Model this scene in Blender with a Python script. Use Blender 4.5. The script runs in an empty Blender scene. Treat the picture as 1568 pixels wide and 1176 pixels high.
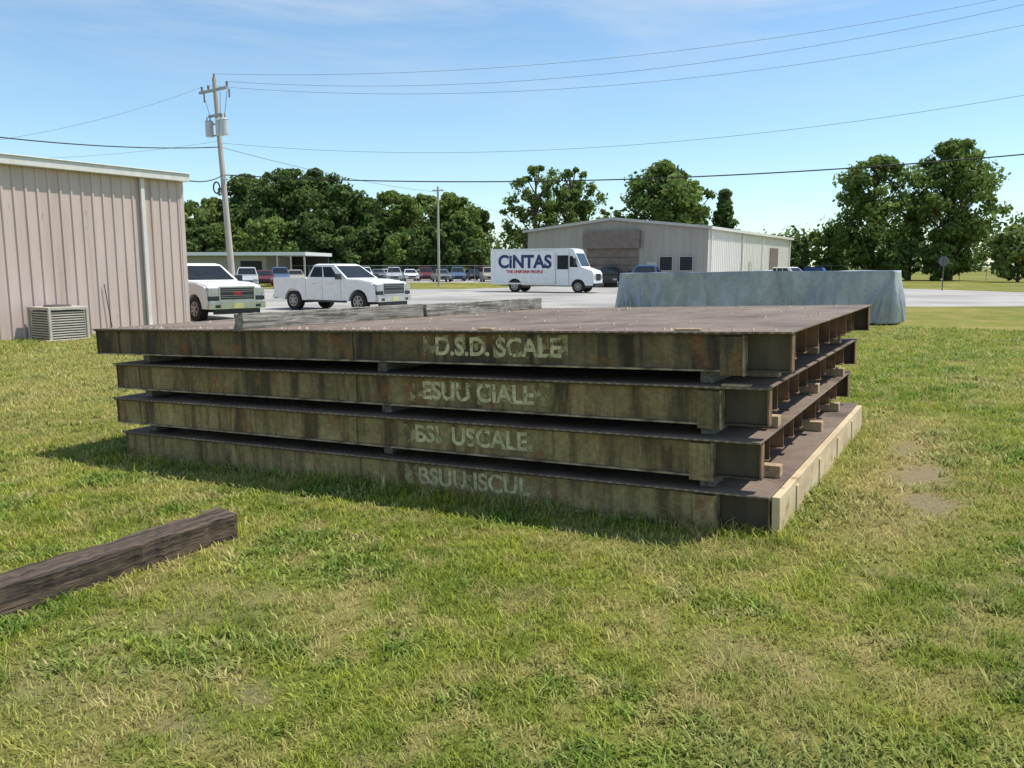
import bpy, math, random
import numpy as np
from mathutils import Vector, Matrix
random.seed(5); rng=np.random.default_rng(7)
S=bpy.context.scene; COL=S.collection
S.view_settings.view_transform='Standard'; S.view_settings.look='None'; S.view_settings.exposure=0
R=math.radians
# ---------------------------------------------------------------- materials
def nodes(name):
    m=bpy.data.materials.new(name); m.use_nodes=True
    nt=m.node_tree; nt.nodes.clear()
    out=nt.nodes.new('ShaderNodeOutputMaterial'); b=nt.nodes.new('ShaderNodeBsdfPrincipled')
    nt.links.new(b.outputs[0],out.inputs[0]); return m,nt,b,out
def ramp(nt,src,stops):
    r=nt.nodes.new('ShaderNodeValToRGB'); e=r.color_ramp.elements
    while len(e)<len(stops): e.new(0.5)
    for el,(p,c) in zip(e,stops):
        el.position=p; el.color=(*c,1) if len(c)==3 else c
    nt.links.new(src,r.inputs[0]); return r
def noise(nt,scale=(1,1,1),ns=5,detail=6,coord='Object',rough=.6,dist=0,loc=(0,0,0)):
    tc=nt.nodes.new('ShaderNodeTexCoord'); mp=nt.nodes.new('ShaderNodeMapping'); mp.inputs['Scale'].default_value=scale; mp.inputs['Location'].default_value=loc
    n=nt.nodes.new('ShaderNodeTexNoise'); n.inputs['Scale'].default_value=ns; n.inputs['Detail'].default_value=detail; n.inputs['Roughness'].default_value=rough; n.inputs['Distortion'].default_value=dist
    nt.links.new(tc.outputs[coord],mp.inputs[0]); nt.links.new(mp.outputs[0],n.inputs[0]); return n
def mixc(nt,fac,a,b,mode='MIX'):
    m=nt.nodes.new('ShaderNodeMix'); m.data_type='RGBA'; m.blend_type=mode
    for i,v in ((0,fac),(6,a),(7,b)):
        if isinstance(v,bpy.types.NodeSocket): nt.links.new(v,m.inputs[i])
        else: m.inputs[i].default_value=v if i==0 else (*v,1)
    return m.outputs[2]
def M(name,c1,c2=None,ns=4,scale=(1,1,1),rough=.6,metal=0,bump=0,bscale=None,spec=.5,lo=.35,hi=.65,c3=None,ns3=1.2,scale3=(1,1,1),lo3=.5,hi3=.7,c4=None,ns4=8,scale4=(1,1,1),lo4=.6,hi4=.7):
    m,nt,b,out=nodes(name)
    b.inputs['Roughness'].default_value=rough; b.inputs['Metallic'].default_value=metal
    b.inputs['Specular IOR Level'].default_value=spec
    if c2 is None: c2=tuple(v*.85 for v in c1)
    n=noise(nt,scale,ns); r=ramp(nt,n.outputs[0],[(lo,c1),(hi,c2)]); col=r.outputs[0]
    for c_,ns_,sc_,lo_,hi_ in ((c3,ns3,scale3,lo3,hi3),(c4,ns4,scale4,lo4,hi4)):
        if c_:
            n3=noise(nt,sc_,ns_); r3=ramp(nt,n3.outputs[0],[(lo_,(0,0,0)),(hi_,(1,1,1))])
            col=mixc(nt,r3.outputs[0],col,c_)
    nt.links.new(col,b.inputs['Base Color'])
    if bump:
        nb=noise(nt,scale,bscale or ns*4); bp=nt.nodes.new('ShaderNodeBump'); bp.inputs['Strength'].default_value=bump; bp.inputs['Distance'].default_value=.02
        nt.links.new(nb.outputs[0],bp.inputs['Height']); nt.links.new(bp.outputs[0],b.inputs['Normal'])
    return m
white=M('white_paint',(.8,.8,.79),(.72,.72,.71),rough=.3)
glass=M('vehicle_glass',(.012,.016,.02),(.02,.026,.03),rough=.1,spec=.22)
tyre=M('tyre_rubber',(.02,.02,.02),rough=.85)
black=M('black_plastic',(.02,.02,.022),rough=.5)
chrome=M('chrome_trim',(.65,.65,.67),rough=.22,metal=1)
rimm=M('wheel_alloy',(.35,.35,.36),rough=.35,metal=.8)
lampm=M('headlamp_lens',(.4,.42,.45),rough=.12)
redm=M('red_lens',(.45,.02,.02),rough=.3)
plate_y=M('license_plate',(.55,.5,.2),rough=.5)
navy=M('navy_lettering',(.015,.025,.12),rough=.4)
redp=M('red_lettering',(.5,.03,.04),rough=.4)
# ---------------------------------------------------------------- mesh builder
class MB:
    def __init__(s): s.v=[]; s.f=[]; s.m=[]; s.sm=[]; s.mats=[]
    def mi(s,mat):
        if mat not in s.mats: s.mats.append(mat)
        return s.mats.index(mat)
    def add(s,v,f,mat,smooth=False):
        o=len(s.v); s.v+= [tuple(p) for p in v]; k=s.mi(mat)
        for q in f: s.f.append(tuple(i+o for i in q)); s.m.append(k); s.sm.append(smooth)
    def box(s,a,b,mat,T=None):
        x0,y0,z0=a;x1,y1,z1=b
        v=[(x0,y0,z0),(x1,y0,z0),(x1,y1,z0),(x0,y1,z0),(x0,y0,z1),(x1,y0,z1),(x1,y1,z1),(x0,y1,z1)]
        if T is not None: v=[tuple(T@Vector(p)) for p in v]
        s.add(v,[(0,3,2,1),(4,5,6,7),(0,1,5,4),(1,2,6,5),(2,3,7,6),(3,0,4,7)],mat)
    def cyl(s,p0,p1,r0,r1,n,mat,caps=True,smooth=True):
        p0=Vector(p0);p1=Vector(p1);d=(p1-p0).normalized()
        a=d.orthogonal().normalized(); b=d.cross(a); v=[]
        for p,r in((p0,r0),(p1,r1)):
            for i in range(n):
                t=2*math.pi*i/n; v.append(p+a*r*math.cos(t)+b*r*math.sin(t))
        s.add(v,[(i,(i+1)%n,n+(i+1)%n,n+i) for i in range(n)],mat,smooth)
        if caps: s.add(v,[tuple(range(n))[::-1],tuple(range(n,2*n))],mat)
    def prof(s,pts,y0,y1,mat):
        n=len(pts); v=[(x,y0,z) for x,z in pts]+[(x,y1,z) for x,z in pts]
        s.add(v,[tuple(range(n)),tuple(range(n,2*n))[::-1]]+[(i,n+i,n+(i+1)%n,(i+1)%n) for i in range(n)],mat)
    def quad(s,c,mat): s.add(c,[(0,1,2,3)],mat)
    def build(s,name,Mx=None,bevel=0,parent=None,recalc=False,seg=2):
        me=bpy.data.meshes.new(name); me.from_pydata(s.v,[],s.f)
        for m in s.mats: me.materials.append(m)
        me.polygons.foreach_set('material_index',s.m); me.polygons.foreach_set('use_smooth',s.sm); me.update()
        if recalc:
            import bmesh
            bm=bmesh.new(); bm.from_mesh(me); bmesh.ops.recalc_face_normals(bm,faces=bm.faces); bm.to_mesh(me); bm.free()
        o=bpy.data.objects.new(name,me); COL.objects.link(o)
        if Mx is not None: o.matrix_world=Mx
        if parent: o.parent=parent
        if bevel:
            b=o.modifiers.new('bevel','BEVEL'); b.width=bevel; b.segments=seg; b.limit_method='ANGLE'; b.angle_limit=R(35)
        return o
def empty(name,Mx=None):
    o=bpy.data.objects.new(name,None); COL.objects.link(o); o.empty_display_size=.2
    if Mx is not None: o.matrix_world=Mx
    return o
def frame(origin,ang,dz=0):
    return Matrix.Translation(Vector(origin))@Matrix.Rotation(ang,4,'Z')
def text(body,size,mat,parent,loc,rot,name,offset=.0,extrude=.001,sx=1):
    c=bpy.data.curves.new(name,'FONT'); c.body=body; c.size=size; c.offset=offset; c.extrude=extrude; c.align_x='CENTER'; c.align_y='CENTER'
    o=bpy.data.objects.new(name+'_src',c); COL.objects.link(o)
    bpy.context.view_layer.update()
    dg=bpy.context.evaluated_depsgraph_get(); me=bpy.data.meshes.new_from_object(o.evaluated_get(dg))
    bpy.data.objects.remove(o)
    me.materials.clear(); me.materials.append(mat)
    t=bpy.data.objects.new(name,me); COL.objects.link(t); t.parent=parent
    t.matrix_local=Matrix.Translation(loc)@rot@Matrix.Diagonal((sx,1,1,1)); return t
# ---------------------------------------------------------------- noise + terrain
def vnoise(x,y,seed=0):
    xi=np.floor(x).astype(np.int64); yi=np.floor(y).astype(np.int64); fx=x-xi; fy=y-yi
    fx=fx*fx*(3-2*fx); fy=fy*fy*(3-2*fy)
    def h(a,b):
        n=(a*374761393+b*668265263+seed*974634777)&0x7fffffff
        n=((n^(n>>13))*1274126177)&0x7fffffff
        return ((n^(n>>16))&0xffff)/65535.
    return (h(xi,yi)*(1-fx)+h(xi+1,yi)*fx)*(1-fy)+(h(xi,yi+1)*(1-fx)+h(xi+1,yi+1)*fx)*fy
def fbm(x,y,seed=0,o=4):
    r=0;a=.5;t=0
    for i in range(o): r=r+a*vnoise(x*2**i,y*2**i,seed+i); t+=a; a*=.55
    return r/t
def sst(a,b,x):
    t=np.clip((x-a)/(b-a),0,1); return t*t*(3-2*t)
C=np.array([1.585,4.70])
def st(x,y):
    dx=x-C[0];dy=y-C[1]; return -.867*dx+.496*dy, .497*dx+.868*dy
def gz(x,y):
    x=np.asarray(x,float);y=np.asarray(y,float)
    s,t=st(x,y); z=-.035*np.clip(s,0,6.2)
    w=sst(11,21,y); z=z*(1-w)-.2*w
    z=z-.13*sst(-8.5,-11,x)*sst(8,16,y)*(1-sst(23.5,26,y))
    nearw=1-sst(14,24,y)
    return z+nearw*.03*(fbm(x*.9+40,y*.9,11,3)-.5)
def g1(x,y): return float(gz(x,y))
dirt_spots=[(2.82,5.35,.15,.38,.9),(3.15,6.15,.18,.42,.9),(3.5,7.05,.15,.40,.75),(-1.15,2.77,.10,.10,.7),(-1.03,3.0,.10,.14,.7),(-1.5,3.85,.35,.3,.4),(-1.75,3.2,.3,.3,.35),(.9,3.2,.2,.12,.3),(2.6,4.0,.15,.1,.3),(1.95,4.15,.12,.07,.5)]
def dirtf(x,y):
    d=np.zeros_like(x)
    for cx,cy,a,b,w in dirt_spots:
        u=(x-cx)*.868-(y-cy)*.497; v=(x-cx)*.497+(y-cy)*.868
        q=np.sqrt((u/a)**2+(v/b)**2)+2.2*(fbm(x*9,y*9,3,5)-.5)
        d=np.maximum(d,w*(1-sst(.4,1.6,q)))
    return d
def dryf(x,y):
    s,t=st(x,y)
    d=sst(.5,.75,fbm(x*1.1+9,y*1.1+3,21,5))*.38+.6*sst(.45,.70,fbm(x*6.1,y*6.1,31,4))
    side=np.exp(-((s+.5)/.42)**2)*sst(-.6,.5,t)*(1-sst(4,5.5,t))
    d=np.maximum(d,side*.95*(.6+.7*fbm(x*4,y*4,8,2)))
    leftf=sst(-3.5,-6,x)*sst(6,9,y)*(1-sst(16,24,y))*.5*fbm(x*.7,y*.7,18,3); d=np.maximum(d,leftf*1.8)
    return np.clip(d,0,1)
def axis(n,k,ext,c):
    t=np.linspace(-1,1,n); return c+ext*np.sinh(k*t)/np.sinh(k)
xs=axis(460,8,1800,0); ys=axis(460,8,1800,5)
X,Y=np.meshgrid(xs,ys); X=X.ravel();Y=Y.ravel(); Z=gz(X,Y)
def grid_mesh(name,nx,ny,co):
    me=bpy.data.meshes.new(name)
    i=np.arange(nx-1)[None,:]+nx*np.arange(ny-1)[:,None]; i=i.ravel()
    f=np.stack([i,i+1,i+nx+1,i+nx],1)
    me.vertices.add(nx*ny); me.vertices.foreach_set('co',co.ravel().astype(np.float32))
    me.loops.add(f.size); me.loops.foreach_set('vertex_index',f.ravel().astype(np.int32))
    me.polygons.add(len(f)); me.polygons.foreach_set('loop_start',(np.arange(len(f))*4).astype(np.int32))
    me.polygons.foreach_set('use_smooth',np.ones(len(f),bool))
    me.update(calc_edges=True); me.validate(); return me
me=grid_mesh('grass_ground',460,460,np.stack([X,Y,Z],1))
a=me.attributes.new('gcol','FLOAT_COLOR','POINT')
D=dirtf(X,Y); DR=dryf(X,Y)
a.data.foreach_set('color',np.stack([DR,D,np.zeros_like(D),np.ones_like(D)],1).astype(np.float32).ravel())
m,nt,b,out=nodes('lawn_ground'); b.inputs['Roughness'].default_value=.95; b.inputs['Specular IOR Level'].default_value=.1
at=nt.nodes.new('ShaderNodeAttribute'); at.attribute_name='gcol'; sp=nt.nodes.new('ShaderNodeSeparateColor'); nt.links.new(at.outputs['Color'],sp.inputs[0])
n1=noise(nt,(1,1,1),22,8,'Object',.7); g=ramp(nt,n1.outputs[0],[(.3,(.075,.09,.017)),(.52,(.185,.20,.04)),(.72,(.30,.28,.085))])
n2=noise(nt,(1,1,1),30,8,'Object',.75); dr=ramp(nt,n2.outputs[0],[(.3,(.20,.165,.06)),(.7,(.40,.32,.14))])
n3=noise(nt,(1,1,1),40,10,'Object',.8); di=ramp(nt,n3.outputs[0],[(.3,(.14,.11,.07)),(.5,(.25,.2,.13)),(.7,(.42,.34,.24))])
n4=noise(nt,(1,1,1),.09,6,'Object',.6); far=ramp(nt,n4.outputs[0],[(.35,(.8,.85,.75)),(.65,(1.15,1.1,1))])
c=mixc(nt,sp.outputs[0],g.outputs[0],dr.outputs[0]); c=mixc(nt,sp.outputs[1],c,di.outputs[0]); c=mixc(nt,1.,c,far.outputs[0],'MULTIPLY')
nt.links.new(c,b.inputs['Base Color'])
bp=nt.nodes.new('ShaderNodeBump'); bp.inputs['Strength'].default_value=.8; bp.inputs['Distance'].default_value=.03; nt.links.new(n1.outputs[0],bp.inputs['Height']); nt.links.new(bp.outputs[0],b.inputs['Normal'])
me.materials.append(m); go=bpy.data.objects.new('grass_ground',me); COL.objects.link(go)
# ---------------------------------------------------------------- grass blades
def in_tie(x,y):
    ax,ay=-1.73,5.0; dx,dy=-.534,-.846
    u=(x-ax)*dx+(y-ay)*dy; v=(x-ax)*(-dy)+(y-ay)*dx
    return (u>-.0)&(u<2.7)&(v<.0)&(v>-.22)
NB=560000
u=rng.random(NB); r0,r1=1.5,27.
rr=(r0**.6+u*(r1**.6-r0**.6))**(1/.6); th=(rng.random(NB)*2-1)*R(43)
bx=rr*np.sin(th); by=rr*np.cos(th)
s_,t_=st(bx,by)
lane=(by-(26.2+ (bx+10.3)*.42))
keep=~((s_>-.0)&(s_<6.15)&(t_>.03)&(t_<3.75)) & ~in_tie(bx,by) & ~((bx<-10.3+(by-26)*.643+.0)) & (lane<0)
dd=dirtf(bx,by); dr_=dryf(bx,by)
keep&= rng.random(NB)>dd*1.15
keep&= rng.random(NB)>dr_*.25
clump=.5*fbm(bx*4,by*4,77,3)+.5*fbm(bx*11,by*11,78,3); keep&= rng.random(NB)<.15+1.7*clump
bx=bx[keep];by=by[keep];rr=rr[keep];s_=s_[keep];t_=t_[keep];dr_=dr_[keep];clump=clump[keep];n=len(bx)
cl=np.clip((clump-.5)*3.2,-1,1)
h=(.013+.026*rng.random(n))*(1+.6*cl)*(np.maximum(rr,2.5)/3)**.38
edge=np.exp(-(np.minimum(np.abs(t_+.05),np.abs(t_-3.8))/.13)**2)*((s_>-.2)&(s_<6.4))
edge=np.maximum(edge,np.exp(-((s_+.08)/.12)**2)*((t_>-.2)&(t_<3.9))*.7)
h*=1+1.7*edge*rng.random(n)
tall=rng.random(n)<.02; h[tall]*=1.7
wd=.0022*(rr/3)**.55*(.7+.8*rng.random(n))
broad=sst(.55,.63,fbm(bx*2.1+50,by*2.1,91,4)); wd*=1+.8*broad
az=rng.random(n)*2*np.pi; lean=(.3+1.4*rng.random(n))*h
bz=gz(bx,by)-.004
dx=np.cos(az);dy=np.sin(az)
P=np.zeros((n,5,3),np.float32)
ox=-dy*wd;oy=dx*wd
P[:,0]=np.stack([bx-ox,by-oy,bz],1);P[:,1]=np.stack([bx+ox,by+oy,bz],1)
mx=bx+dx*lean*.35;my=by+dy*lean*.35;mz=bz+h*.62
P[:,2]=np.stack([mx-ox*.8,my-oy*.8,mz],1);P[:,3]=np.stack([mx+ox*.8,my+oy*.8,mz],1)
P[:,4]=np.stack([bx+dx*lean,by+dy*lean,bz+h],1)
idx=(np.arange(n)*5)[:,None]+np.array([0,1,2,1,3,2,2,3,4])[None,:]
me=bpy.data.meshes.new('lawn_grass'); me.vertices.add(n*5); me.vertices.foreach_set('co',P.ravel())
me.loops.add(n*9); me.loops.foreach_set('vertex_index',idx.ravel().astype(np.int32))
me.polygons.add(n*3); me.polygons.foreach_set('loop_start',(np.arange(n*3)*3).astype(np.int32)); me.update(calc_edges=True)
k=np.clip(dr_*.8+.3*(rng.random(n)-.38)-.12*cl+.6*(rng.random(n)<.06),0,1)[:,None]; v=((.66+.84*rng.random(n))*(1-.10*cl))[:,None]
gA=np.array([.145,.24,.018]);gB=np.array([.39,.42,.05]);gC=np.array([.57,.47,.21]);gD=np.array([.12,.23,.045])
pat=fbm(bx*2.3+5,by*2.3,55,4)
mm=np.clip(.54+.6*(rng.random(n)-.5)+2.0*(pat-.5)-.15*cl,0,1)[:,None]; base=gA*(1-mm)+gB*mm
bb=(broad*.5)[:,None]; base=base*(1-bb)+gD*bb*1.15
col=(base*(1-k)+gC*k)*v
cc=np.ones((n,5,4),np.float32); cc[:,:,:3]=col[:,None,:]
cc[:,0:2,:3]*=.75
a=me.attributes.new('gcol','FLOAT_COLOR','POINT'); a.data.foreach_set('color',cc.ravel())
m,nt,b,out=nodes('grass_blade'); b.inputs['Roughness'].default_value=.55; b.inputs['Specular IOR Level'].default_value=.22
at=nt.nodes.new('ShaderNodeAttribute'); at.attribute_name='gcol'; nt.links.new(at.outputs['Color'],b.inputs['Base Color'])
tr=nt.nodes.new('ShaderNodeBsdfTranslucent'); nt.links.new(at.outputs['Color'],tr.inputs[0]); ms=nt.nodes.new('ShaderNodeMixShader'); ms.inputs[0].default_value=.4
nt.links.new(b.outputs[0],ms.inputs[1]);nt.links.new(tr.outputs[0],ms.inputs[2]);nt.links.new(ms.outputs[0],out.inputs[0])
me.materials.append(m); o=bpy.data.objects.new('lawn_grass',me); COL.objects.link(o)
# ---------------------------------------------------------------- pavement
asph=M('worn_asphalt',(.36,.335,.30),(.44,.415,.375),ns=1.2,rough=.9,c3=(.25,.235,.215),ns3=.15,lo3=.45,hi3=.65,bump=.2,bscale=40)
conc=M('gravel_drive',(.42,.38,.32),(.5,.46,.4),ns=3,rough=.95)
def sheet(name,pts,z,mat):
    mb=MB(); mb.add([(x,y,z) for x,y in pts],[tuple(range(len(pts)))],mat); return mb.build(name)
sheet('parking_lot',[(-24,20.6+9.5),(-10,26.4),(13,36.8),(30,37.5),(120,38.5),(120,47),(40,46),(33,66),(16,85),(5,78),(-4,66),(-40,66),(-90,90),(-90,50)],-.194,asph)
sheet('car_lot',[(-60,92),(0,92),(4,130),(-70,130)],-.19,asph)
sheet('driveway',[(66,100),(120,92),(160,112),(110,150),(84,128)],-.19,conc)
# ---------------------------------------------------------------- steel decks
def steelmat(name,a,b_,dk,amt,off):
    m,nt,b,out=nodes(name); b.inputs['Roughness'].default_value=.62; b.inputs['Specular IOR Level'].default_value=.3
    n1=noise(nt,(.8,1,1.6),1.7,8,dist=.6,loc=(off,0,off)); c=ramp(nt,n1.outputs[0],[(.34,a),(.62,b_)]).outputs[0]
    n2=noise(nt,(1.,1,.13),3.4,4,dist=.25,loc=(off*2,0,0)); r2=ramp(nt,n2.outputs[0],[(amt,(0,0,0)),(amt+.09,(.9,.9,.9))]); c=mixc(nt,r2.outputs[0],c,dk)
    n3=noise(nt,(1.,1,.06),15,4,dist=.2,loc=(0,0,off)); r3=ramp(nt,n3.outputs[0],[(.50,(0,0,0)),(.66,(.7,.7,.7))]); c=mixc(nt,r3.outputs[0],c,tuple(v*1.15 for v in dk))
    n4=noise(nt,(1,1,.5),6,8,dist=.6,loc=(off,off,0)); r4=ramp(nt,n4.outputs[0],[(.54,(0,0,0)),(.66,(.85,.85,.85))]); c=mixc(nt,r4.outputs[0],c,(.21,.10,.04))
    n6=noise(nt,(1.,1,.2),4.3,3,dist=.3,loc=(off*3+9,0,0)); r6=ramp(nt,n6.outputs[0],[(.58,(0,0,0)),(.66,(.5,.5,.5))]); c=mixc(nt,r6.outputs[0],c,tuple(v*1.35 for v in a))
    n5=noise(nt,(1,1,1),38,4); r5=ramp(nt,n5.outputs[0],[(.3,(.72,.72,.72)),(.7,(1.2,1.2,1.2))]); c=mixc(nt,1.,c,r5.outputs[0],'MULTIPLY')
    nt.links.new(c,b.inputs['Base Color'])
    bp=nt.nodes.new('ShaderNodeBump'); bp.inputs['Strength'].default_value=.25; bp.inputs['Distance'].default_value=.01; nt.links.new(n5.outputs[0],bp.inputs['Height']); nt.links.new(bp.outputs[0],b.inputs['Normal'])
    return m
steels=[steelmat('olive_steel_lowest',(.45,.34,.155),(.30,.215,.10),(.11,.072,.037),.54,.0),
        steelmat('olive_steel_lower',(.41,.305,.135),(.25,.178,.082),(.09,.058,.03),.52,3.1),
        steelmat('olive_steel_upper',(.33,.245,.11),(.195,.138,.066),(.065,.043,.024),.50,7.7),
        steelmat('brown_steel_top',(.21,.148,.072),(.12,.082,.044),(.04,.027,.018),.49,11.3)]
steelb=M('dark_stained_steel',(.12,.085,.05),(.04,.03,.02),ns=3,scale=(1.5,1,.4),rough=.7,bump=.15)
lip=M('worn_edge_steel',(.42,.34,.21),(.12,.085,.05),ns=6,rough=.6,lo=.4,hi=.6)
rust=M('rusty_steel',(.27,.15,.085),(.11,.062,.036),ns=6,rough=.85,bump=.2)
tanp=M('tan_weathered_paint',(.66,.52,.32),(.50,.38,.23),ns=3,scale=(1,.6,2),rough=.75,bump=.1,c3=(.3,.19,.10),ns3=6,lo3=.58,hi3=.7)
woodp=M('pale_lumber',(.52,.38,.23),(.33,.22,.13),ns=5,scale=(8,1,8),rough=.85)
woodg=M('grey_timber',(.27,.245,.205),(.12,.105,.085),ns=3,scale=(10,.5,10),rough=.9,bump=.6,bscale=6,lo=.4,hi=.62)
tie=M('creosote_timber',(.13,.09,.06),(.032,.023,.017),ns=3,scale=(.6,9,9),rough=.9,bump=.8,bscale=6,lo=.4,hi=.62)
dp,nt,b,out=nodes('diamond_plate'); b.inputs['Roughness'].default_value=.75
n=noise(nt,(1,1,1),1.6,10,rough=.75); r=ramp(nt,n.outputs[0],[(.35,(.46,.37,.285)),(.5,(.32,.245,.185)),(.66,(.17,.12,.088))])
tc=nt.nodes.new('ShaderNodeTexCoord'); mp=nt.nodes.new('ShaderNodeMapping'); mp.inputs['Rotation'].default_value=(0,0,R(45)); nt.links.new(tc.outputs['Object'],mp.inputs[0])
vo=nt.nodes.new('ShaderNodeTexVoronoi'); vo.inputs['Scale'].default_value=22; vo.inputs['Randomness'].default_value=0; nt.links.new(mp.outputs[0],vo.inputs['Vector'])
r2=ramp(nt,vo.outputs['Distance'],[(.2,(1.25,1.2,1.15)),(.42,(.55,.52,.5))]); cc_=mixc(nt,1.,r.outputs[0],r2.outputs[0],'MULTIPLY'); nt.links.new(cc_,b.inputs['Base Color'])
bp=nt.nodes.new('ShaderNodeBump'); bp.inputs['Strength'].default_value=.7; bp.inputs['Distance'].default_value=-.008; nt.links.new(vo.outputs['Distance'],bp.inputs['Height']); nt.links.new(bp.outputs[0],b.inputs['Normal'])
def wornmat(name,colr,lo,hi,ns,col2=None,off=0.):
    m,nt,b,out=nodes(name); b.inputs['Roughness'].default_value=.8
    nn_=noise(nt,(1,1,1),14,6); rr_=ramp(nt,nn_.outputs[0],[(.35,colr),(.65,col2 or tuple(v*.55 for v in colr))]); nt.links.new(rr_.outputs[0],b.inputs['Base Color'])
    n=noise(nt,(1,1,1),ns,6,'Object',.7,loc=(off,0,off)); r=ramp(nt,n.outputs[0],[(lo,(0,0,0)),(hi,(1,1,1))])
    t=nt.nodes.new('ShaderNodeBsdfTransparent'); ms=nt.nodes.new('ShaderNodeMixShader')
    nt.links.new(r.outputs[0],ms.inputs[0]);nt.links.new(t.outputs[0],ms.inputs[1]);nt.links.new(b.outputs[0],ms.inputs[2]);nt.links.new(ms.outputs[0],out.inputs[0]); return m
wls=[wornmat('worn_yellow_lettering',(.74,.64,.36),.39,.46,12,off=o_) for o_ in (0,2.3,4.9,7.1)]
wps=[wornmat('worn_yellow_paint',(.42,.34,.16),.47,.54,11,off=o_) for o_ in (1,3.3,5.9,8.1)]
ex=Vector((.867,-.497,.035)).normalized(); ey=Vector((.497,.867,0)).normalized(); ez=ex.cross(ey).normalized(); ey=ez.cross(ex)
SM=Matrix(((ex.x,ey.x,ez.x,C[0]),(ex.y,ey.y,ez.y,C[1]),(ex.z,ey.z,ez.z,0.0),(0,0,0,1)))
W=3.82; H=.245
def ibeam(mb,x0,x1,y,z0,z1,mat,fw=.09):
    mb.box((x0,y-.006,z0+.01),(x1,y+.006,z1-.01),mat); mb.box((x0,y-fw/2,z0),(x1,y+fw/2,z0+.01),mat); mb.box((x0,y-fw/2,z1-.01),(x1,y+fw/2,z1-.001),mat)
def deck(L0,L1,ch,z0,y0,rot,tx,last=False,lv=0):
    e=empty('steel_deck_section',SM@Matrix.Translation((0,y0,z0))@Matrix.Rotation(R(rot),4,'Z'))
    mb=MB(); sm_=steels[lv]
    for yy,sg in((0.,1),(W,-1)):
        f=lambda v:yy+sg*v
        def bx(x0,x1,a,b_,z0_,z1_,mt):
            y1_,y2_=sorted((f(a),f(b_))); mb.box((x0,y1_,z0_),(x1,y2_,z1_),mt)
        bx(L0,ch,.015,.028,.012,H-.024,sm_)
        bx(L0,ch,-.012,.08,0,.012,lip); bx(L0,ch,-.018,.08,H-.024,H-.0125,steelb)
        bx(ch-.15,ch-.012,-.022,.0145,-.02,H-.03,sm_); bx(ch-.012,ch,-.026,.06,-.022,H-.025,lip)
        bx(ch+.0005,L1-.012,.06,.07,.012,H-.013,steelb); bx(ch+.0005,L1-.0,.03,.11,.0,.0115,steelb); bx(L1-.0115,L1,.03,.11,.012,H-.013,rust)
        bx(L0-.004,L0-.0003,.0,.07,.0,H-.013,sm_)
    mb.box((L0+.32,-.002,.013),(L0+.332,.0145,H-.025),sm_)
    mb.box((-3.22,.002,.013),(-3.21,.0145,H-.025),sm_)
    y=.42
    while y<W-.25:
        ibeam(mb,L0+.02,L1-.03-.05*random.random(),y,.04,H-.0125,rust); y+=.41
    for x in (L0+.5,-4.2,-2.9,-1.6,ch-.25): mb.box((x-.006,.081,.02),(x+.006,W-.081,.039),rust)
    mb.build('frame',parent=e,bevel=.002,seg=1)
    mb=MB(); mb.box((L0-.006,-.035,H-.012),(L1+.01,W+.03,H),dp)
    mb.build('deck_plate',parent=e,bevel=.002,seg=1)
    if last:
        mb=MB(); mb.box((L1+.012,.02,-.01),(L1+.06,W-.02,.235),tanp)
        for k in range(4): mb.box((L1+.0605,.5+k*.85,.02),(L1+.07,.56+k*.85,.2),tanp)
        mb.build('side_board',parent=e,bevel=.004)
    tl,tr_,s1=tx
    mb=MB(); x=tl
    while x<tr_:
        w=.04+.1*random.random(); zz=.04+.025*random.random(); zt=zz+.13+.04*random.random()
        mb.quad([(x,.0135,zz),(x+w,.0135,zz-.004),(x+w,.0135,zt),(x,.0135,zt-.006)],wps[lv]); x+=w+.012+.07*random.random()
    mb.build('worn_paint',parent=e)
    rx=Matrix.Rotation(R(90),4,'X')
    text(s1,.18,wls[lv],e,((tl+tr_)/2,.0115,.12),rx,'lettering',.005,.0002,1.0)
    return e
deck(-6.13,-.05,-.36,0,.0,0,(-2.78,-1.56,'BSUU ISCUL'),last=True,lv=0)
deck(-6.19,-.10,-.38,.328,-.01,.15,(-2.76,-1.58,'BSI  USCALE'),lv=1)
deck(-6.2,-.06,-.33,.653,.0,-.1,(-2.72,-1.5,'ESUU CIALE'),lv=2)
deck(-6.42,.07,-.19,.985,-.01,.1,(-2.54,-1.31,'D.S.D. SCALE'),lv=3)
for z,zs in ((.246,.081),(.575,.077),(.9,.084)):
    for x in (-.45,-3.0,-5.85):
        mb=MB(); mb.box((x-.045,.06+.05*random.random(),z),(x+.045,W-.08,z+zs),woodg); mb.build('timber_spacer',SM,bevel=.004)
    for t in (.25,1.9,3.1):
        mb=MB(); tt=t+.3*random.random(); mb.box((-.40,tt,z),(-.14+.06*random.random(),tt+.09,z+zs-.002),woodp); mb.build('lumber_block',SM,bevel=.004)
for x,w,z in ((-.62,.16,1.2305),(-2.05,.12,1.2305),(-.33,.17,.899)):
    mb=MB(); mb.box((x,-.028,z),(x+w,.03,z+.014),woodp); mb.build('wood_shim',SM,bevel=.003)
crumb=M('dry_debris',(.4,.32,.2),(.2,.15,.1),ns=20)
mb=MB(); rr_=random.Random(4)
for i in range(380):
    x=-6.3*rr_.random(); y=(rr_.random()**.5*3.7) if i%3 else .03+.06*rr_.random(); s=.004+.018*rr_.random()**2; z=1.2302
    v=[(x+s*math.cos(t+rr_.random()*.6),y+s*1.4*math.sin(t),z) for t in (0,1.2,2.5,3.8,5)]; v.append((x+s*.2,y,z+s*1.0)); mb.add(v,[(0,1,5),(1,2,5),(2,3,5),(3,4,5),(4,0,5)],crumb)
mb.build('loose_debris',SM)
A=Vector((-4.5,-.02,1.2315)); B=Vector((-3.62,3.72,1.2315)); d=(B-A); ang=math.atan2(d.y,d.x)
L=d.length
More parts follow.
